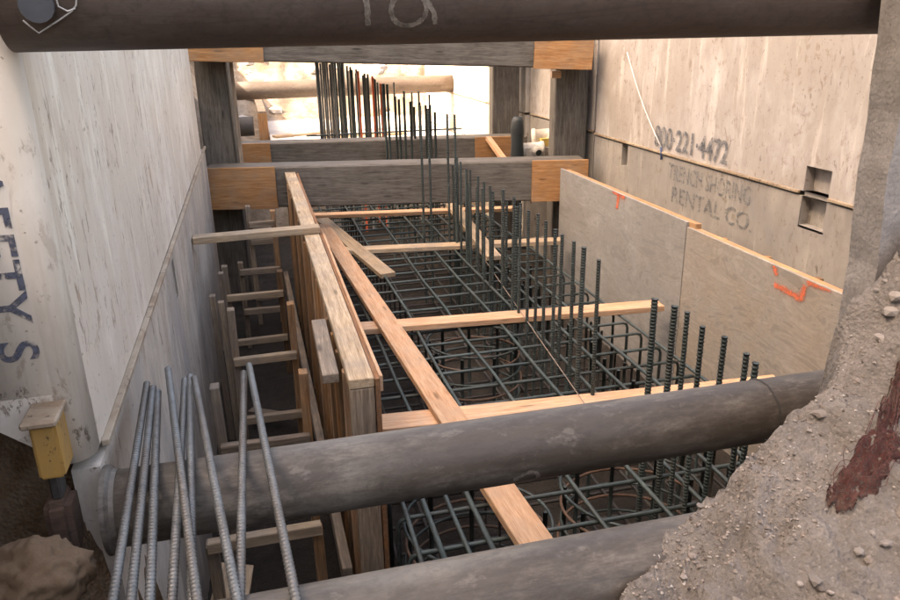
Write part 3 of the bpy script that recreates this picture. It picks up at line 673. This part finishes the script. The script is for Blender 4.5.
# planks over the cage
ZP = ZM+.012
def cross_plank(l, r, label, mat, w=.14, x0=.36, x1=2.47):
    a, b = PZ(*l, ZP+.04), PZ(*r, ZP+.04); d = (b-a)/(b.x-a.x)
    A = a+d*(x0-a.x); B_ = a+d*(x1-a.x); A.z = B_.z = ZP+.0195
    o = board('plank', A, B_, w, .037, mat); return tag(o, label, 'plank')
cross_plank((385, 421), (780, 380), 'fresh orange plank across the cage, closest to the grey pipe strut', 'fresh_lumber', .15)
cross_plank((357, 326), (660, 302), 'fresh orange plank across the cage between the nearest plank and the pale one', 'fresh_lumber', .13)
cross_plank((335, 249), (570, 238), 'pale weathered plank across the cage, crossed by the long diagonal board', 'pale_lumber', .12)
cross_plank((310, 214), (530, 206), 'fresh orange plank across the cage just before the timber frame', 'fresh_lumber', .12, x1=2.5)
ZD = ZP+.060
a, b = PZ(324, 228, ZD), PZ(538, 548, ZD)
d = (b-a).normalized()
o = board('diagonal_plank', a-d*.1, b+d*.25, .125, .037, 'fresh_lumber'); tag(o, 'long bright orange diagonal plank lying over the cross planks', 'plank')
a, b = PZ(322, 222, ZD-.02), PZ(388, 270, ZD-.02); a.z = ZD-.002; b.z = ZD-.06
o = board('short_plank', a, b, .12, .036, 'pale_lumber'); tag(o, 'short pale plank lying askew under the start of the orange diagonal plank', 'plank')
a, b = PZ(452, 205, ZD), PZ(494, 258, ZD)
o = board('lengthwise_plank', a, b, .12, .037, 'pale_lumber'); tag(o, 'pale plank lying lengthwise beside the upright dowels near the timber frame', 'plank')

# ------------------------------------------------------------------ loose bars over the pipes
LOOSE = [((147, 383), (113, 600)), ((153, 387), (131, 600)), ((158, 391), (150, 600)), ((168, 369), (197, 600)), ((185, 379), (172, 600)), ((190, 375), (192, 600)), ((194, 377), (237, 600)), ((244, 372), (240, 600)), ((249, 365), (296, 600))]
for i, (t, b) in enumerate(LOOSE):
    zz = PC+PR+.013 + (.021 if i in (3, 6, 8) else 0)
    T, Bt = PZ(*t, zz+.004), PZ(*b, zz); d = (T-Bt).normalized()
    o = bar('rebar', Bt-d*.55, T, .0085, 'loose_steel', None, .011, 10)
    nth = ('first', 'second', 'third', 'fifth', 'fourth', 'sixth', 'seventh', 'eighth', 'ninth')[i]
    tag(o, f'loose blue-grey bar lying over the pipe struts, {nth} counted from the white shield', 'rebar', 'loose bars on the pipe struts')

# ------------------------------------------------------------------ beyond the frames
c2 = empty('rebar_cage', (1.6, 9.3, FLOOR), 'tall bundle of upright bars rising beyond the second timber frame', 'rebar cage')
random.seed(11)
tp = [(330+k*9+random.uniform(-2, 2), 64+k*3+random.uniform(-3, 3)) for k in range(12)] + [(316+k*2.1+random.uniform(-.8, .8), 58+random.uniform(0, 6)) for k in range(14)] + [(346+k*3.2+random.uniform(-1, 1), 66+k*1.5+random.uniform(-3, 3)) for k in range(14)] + [(394+k*5.2+random.uniform(-1, 1), 92+k*2.2+random.uniform(-3, 6)) for k in range(9)]
for i, (px, py) in enumerate(tp):
    y = (9.4 if i < 38 else 7.75)+random.uniform(-.3, .3); t = PY(px, py, y)
    bar('upright_bar', (t.x+random.uniform(-.01, .01), y, -1.2), t, .013, 'orange_bar_paint' if i in (30, 34, 37) else 'cage_steel' if i > 20 else 'loose_steel', c2, n=6)
for z in (-.25, .0):
    bar('tie_bar', (.6, 9.15, z), (2.5, 9.15, z), .01, parent=c2)
e = pipe_strut(PY(236, 91, 11.4), (XR+.015, 11.4, .39), .125, 'far_pipe', 'sunlit tan pipe strut at the far end of the trench', False)
e = pipe_strut((-.55, 10.9, -.05), (.02, 10.9, -.05), .13, 'dark_iron', 'short dark pipe stub behind the far form wall', False)
ff = empty('formwork_panel', (.2, 9.9, -.3), 'short far form wall with sunlit top beyond the timber frames', 'formwork')
n0, n1 = PZ(262, 113, .06), PZ(252, 82, .06)
n1 = n0+(n1-n0)*.62
d = (n1-n0).normalized()
board('top_plate', n0, n1, .12, .04, 'pale_lumber', ff)
board('side_sheet', n0+Vector((0, 0, -.36))+d*.0, n1+Vector((0, 0, -.36)), .06, .66, 'brown_ply', ff)
board('end_post', n0+Vector((0, -.03, -.7)), n0+Vector((0, -.03, -.001)), .13, .05, 'orange_board', ff, (0, 1, 0))
for i, (x, y, l, an) in enumerate(((1.0, 10.4, 1.5, 8), (1.5, 10.75, 1.2, -4), (.75, 11.2, 1.0, 20))):
    o = board('loose_board', (x-l/2*math.cos(R(an)), y-l/2*math.sin(R(an)), -.222), (x+l/2*math.cos(R(an)), y+l/2*math.sin(R(an)), -.222), .14, .03, 'pale_lumber')
    tag(o, 'bleached board lying on the sunlit slab beyond the upright bars', 'board', 'boards on the sunlit slab')
for k in range(40):
    x, y = random.uniform(-.6, 2.6), random.uniform(13.0, 17.0); r = random.uniform(.05, .2); z = far_fn(x, y)[2]
    bm = bmesh.new(); bmesh.ops.create_icosphere(bm, subdivisions=1, radius=1)
    for v in bm.verts: v.co *= 1+.35*noise.noise(v.co*1.4+Vector((k*5.3, 0, 0)))
    obj('rubble', bm, 'pale_slab' if k % 3 else 'far_soil', FARB, Matrix.Translation((x, y, z)) @ Matrix.Diagonal((r, r*.8, r*.6, 1)))
# white pipe fittings and bundle on the right of the first strut
def fitting(px, py, y, r, label):
    c = PY(px, py, y); e = empty('pipe_fitting', c, label, 'pipe fitting')
    dv = Vector((.93, -.2, .05)).normalized()
    bm = tube_bm([c-dv*.13, c-dv*.10, c-dv*.098, c+dv*.10, c+dv*.105, c+dv*.14], [r*1.12, r*1.12, r, r, r*1.1, r*1.1], 24); obj('barrel', bm, 'white_pvc', e, None, True)
    s = Vector((.15, -1, -.12)).normalized(); q = c+dv*.03
    bm = tube_bm([q, q+s*(r+.04), q+s*(r+.045), q+s*r*.8], [r*.62, r*.62, r*.45, r*.42], 20); obj('branch', bm, 'white_pvc', e, None, True)
    bm = tube_bm([q+s*(r+.02), q+s*(r+.047)], r*.42, 16); obj('bore', bm, 'black_tarp', e)
    return e
fitting(545, 137, 7.35, .085, 'upper white plastic pipe branch fitting beside the timber post')
fitting(530, 150, 7.25, .075, 'lower white plastic pipe branch fitting beside the dark bundle')
c = PY(533, 158, 7.3)
b0 = empty('stacked_block', (c.x, 7.3, FLOOR), 'pale stacked blocks carrying the white pipe fittings', 'block')
boxo('block', (c.x-.12, 7.18, -.9), (c.x+.3, 7.5, .02), 'white_paint_low', b0); boxo('block', (c.x+.06, 7.22, .024), (c.x+.26, 7.48, .10), 'yellow_strap', b0)
bd = empty('wrapped_bundle', PY(517, 165, 7.2), 'dark tarp-wrapped bundle standing between timber post and white fittings', 'bundle')
q = PY(517, 165, 7.2)
for k in range(5):
    ang = 2*math.pi*k/5; rr = .03
    h = PY(517, 128, 7.2).z+random.uniform(-.03, .05)
    tube('pole', [(q.x+rr*math.cos(ang), 7.2+rr*math.sin(ang), -1.2), (q.x+rr*math.cos(ang)*.9, 7.2+rr*math.sin(ang), h)], .024, 'black_tarp', bd, 8)
bm = tube_bm([(q.x, 7.2, z) for z in (-.4, -.1, .06, .2, .29, .33)], [.065, .07, .062, .068, .06, .04], 12); obj('wrap', bm, 'black_tarp', bd, None, True)
a, b = PY(488, 138, 7.9), PY(513, 172, 7.2)
o = board('leaning_stick', a, b, .06, .045, 'fresh_lumber'); tag(o, 'orange stick of lumber leaning between the two timber struts', 'stick')
# cord hanging on the right wall, wire looped over the top pipe
a, b = PX(627, 52, XR-.03), PX(661, 147, XR-.012)
cd = empty('hanging_cord', b, 'thin white cord hanging slack down the cream shield wall', 'cord')
tube('line', [a.lerp(b, i/12)+Vector((0, .02*math.sin(math.pi*i/12), -.03*math.sin(math.pi*i/12))) for i in range(13)], .004, 'cord', cd, 6)
tube('tail', [b, b+Vector((0, -.01, -.04)), b+Vector((-.002, -.02, -.09))], .008, 'blue_tape', cd, 6)
W_ = [(20, 20), (27, 27), (34, 33), (46, 26), (58, 19), (70, 11), (75, 5), (76, -6), (70, -14), (60, -12), (55, -3), (57, 6), (66, 11), (74, 8)]
ws = []
for (x, y) in W_:
    p = PY(x, y, 1.5); r2 = .111; dz = max(-r2*.98, min(r2*.98, p.z-1.232)); ws.append(Vector((p.x, 1.62-math.sqrt(r2*r2-dz*dz)-.004, p.z)))
o = tube('wire_loop', ws, .0016, 'zinc_wire', None, 6); tag(o, 'thin bent wire looped over the end of the dark brown top pipe', 'wire')

# ------------------------------------------------------------------ red netting on the bank
NET = [(900, 378), (893, 400), (886, 428), (880, 452), (868, 470), (852, 486), (842, 500), (836, 518)]
def bank_hit(px, py):
    d = ray(px, py); t = .5
    while t < 2.2:
        p = CP+d*t
        if p.z < bank_fn(p.x, p.y)[2]: return p
        t += .004
    return CP+d*1.2
bm = bmesh.new(); prev = None; cl = [bank_hit(*q) for q in NET]; cl = [cl[0]+(cl[0]-cl[1])] + cl
pts = []
for a, b in zip(cl, cl[1:]):
    for k in range(8): pts.append(a.lerp(b, k/8))
n = len(pts)
for i, p in enumerate(pts):
    f = i/n; wd = .012+.026*sstep(.2, .6, f)*(1-.7*sstep(.75, 1, f))+.008*fbm(f*9, 1, 2); t = (pts[min(n-1, i+1)]-pts[max(0, i-1)]).normalized(); sd_ = t.cross(Vector((0, 0, 1))).normalized()
    row = []
    for k in range(15):
        u = -1+2*k/14; q = p+sd_*wd*u; z = bank_fn(q.x, q.y)[2]; arch = .009*(1-u*u)
        row.append(bm.verts.new((q.x, q.y, max(p.z-.01, z)+.003+arch+.011*fbm(q.x*45, q.y*45, f*9, 4)+.007*math.sin(k*1.35+f*7+2*fbm(f*6, k*.1, 3)))))
    if prev:
        for k in range(14):
            bm.faces.new((prev[k], prev[k+1], row[k+1], row[k]))
    prev = row
bmesh.ops.solidify(bm, geom=bm.faces[:], thickness=.002)
for k in range(14):                                                # loose threads of the net
    i0 = random.randint(2, n-14); u = random.uniform(-1.3, 1.3); sp = []
    for i in range(i0, min(n-1, i0+random.randint(8, 24)), 2):
        p = pts[i]; t = (pts[i+1]-pts[i-1]).normalized(); sd_ = t.cross(Vector((0, 0, 1))).normalized(); f = i/n
        q = p+sd_*(.012+.026*sstep(.2, .6, f))*(u+.5*fbm(i*.13, k, 2)); sp.append(Vector((q.x, q.y, bank_fn(q.x, q.y)[2]+.012+.016*fbm(i*.2, k*3.1, 5)+.012*(1-min(1, u*u)))))
    tb = tube_bm(sp, .0007, 4); me_ = bpy.data.meshes.new('t'); tb.to_mesh(me_); tb.free(); bm.from_mesh(me_); bpy.data.meshes.remove(me_)
o = obj('netting', bm, 'red_net', None, None, True); tag(o, 'crumpled dark red netting half buried in the sandy dirt bank', 'netting')

c = PY(32, 585, 1.32); bm = bmesh.new(); bmesh.ops.create_icosphere(bm, subdivisions=5, radius=1)
for v in bm.verts:
    d_ = v.co.normalized(); v.co = d_*(1+.28*fbm(d_.x*1.3+4, d_.y*1.3, d_.z*1.3, 2)+.10*fbm(d_.x*5, d_.y*5+3, d_.z*5, 5)-.06*abs(fbm(d_.x*3, d_.y*3, d_.z*3+9, 3)))
o = obj('earth_clod', bm, 'left_clod', None, Matrix.Translation(c) @ Matrix.Diagonal((.095, .09, .075, 1)), True); tag(o, 'big brown earth clod lying below the yellow strut socket', 'earth clod')

# ------------------------------------------------------------------ pebbles and grit on the bank
def stone_mesh(seed):
    bm = bmesh.new(); bmesh.ops.create_icosphere(bm, subdivisions=1, radius=1)
    for v in bm.verts: v.co *= 1+.3*noise.noise(v.co*1.3+Vector((seed*7.1, 0, 0))); v.co.z *= .62
    me = bpy.data.meshes.new('pebble'); bm.to_mesh(me); bm.free(); me.materials.append(MAT['pebble']); return me
SM = [stone_mesh(k) for k in range(6)]
random.seed(3)
def on_bank():
    while True:
        x, y = random.uniform(.42, 1.75), random.uniform(.55, 1.38)
        if y < edge_y(x)-.01: return x, y
spots = [(bank_hit(815, 583), .013), (bank_hit(858, 553), .010), (bank_hit(885, 548), .012), (bank_hit(890, 318), .022), (bank_hit(880, 340), .015), (bank_hit(760, 425), .009), (bank_hit(700, 507), .010), (bank_hit(895, 300), .022)]
for k in range(70):
    x, y = on_bank(); spots.append((Vector((x, y, 0)), .0035+.007*random.random()**3))
for p, r in spots:
    z = bank_fn(p.x, p.y)[2]
    M = Matrix.Translation((p.x, p.y, z+r*.25)) @ Matrix.Rotation(random.uniform(0, 6), 4, 'Z') @ Matrix.Rotation(random.uniform(-.4, .4), 4, 'X') @ Matrix.Diagonal((r, r*random.uniform(.65, 1), r*random.uniform(.7, 1.2), 1))
    meshobj('pebble', random.choice(SM), BANK, M)
def clod_mesh(seed):
    bm = bmesh.new(); bmesh.ops.create_icosphere(bm, subdivisions=2, radius=1)
    for v in bm.verts: v.co *= 1+.38*fbm(v.co.x*1.5+seed*3.7, v.co.y*1.5, v.co.z*1.5, 3); v.co.z *= .7
    me = bpy.data.meshes.new('clod'); bm.to_mesh(me); bm.free(); me.materials.append(MAT['clod']); return me
CM = [clod_mesh(k) for k in range(5)]
for k in range(90):
    x, y = on_bank(); r = .006+.016*random.random()**2.5; z = bank_fn(x, y)[2]
    meshobj('clod', random.choice(CM), BANK, Matrix.Translation((x, y, z-r*.15)) @ Matrix.Rotation(random.uniform(0, 6), 4, 'Z') @ Matrix.Diagonal((r, r*random.uniform(.6, 1), r*.8, 1)))
bm = bmesh.new()
V, Fc = [], []
OCT = [(1, 0, 0), (-1, 0, 0), (0, 1, 0), (0, -1, 0), (0, 0, 1), (0, 0, -1)]; OF = [(0, 2, 4), (2, 1, 4), (1, 3, 4), (3, 0, 4), (2, 0, 5), (1, 2, 5), (3, 1, 5), (0, 3, 5)]
bm.free()
for k in range(20000):
    x, y = on_bank()
    if fbm(x*4, y*4, 12) + random.uniform(-.3, .3) + .5*sstep(.9, .75, x-.55*(y-.9)) < .18: continue
    r = .0013+.0037*random.random()**2.5; z = bank_fn(x, y)[2]; b0_ = len(V); an = random.uniform(0, 3); ca, sa = math.cos(an), math.sin(an)
    for (a, b, c) in OCT:
        j = random.uniform(.7, 1.2); V.append((x+r*j*(a*ca-b*sa), y+r*j*(a*sa+b*ca), z+r*.3+r*j*c*.8))
    Fc += [tuple(b0_+i for i in f) for f in OF]
me = bpy.data.meshes.new('grit'); me.from_pydata(V, [], Fc); me.materials.append(MAT['grit']); tag(meshobj('grit', me, BANK), kind='stuff')

# ------------------------------------------------------------------ unseen building, added beside the site to keep the trench in shade
bl = empty('building', (-10, -4, 1), 'unseen plain concrete building added beside the trench to shade it', 'building')
boxo('wall', (-15, -18, .9), (-7, 8.2, 12.6), 'shade_building_wall', bl, .02)
for fl in range(3):
    for k in range(6):
        y = -15+k*3.6; z = 3+fl*3.5; boxo('shade_building_window', (-7.03, y, z), (-6.97, y+1.6, z+1.8), 'glass', bl, .01)
for o in bpy.data.objects:
    if '_m' in o: del o['_m']
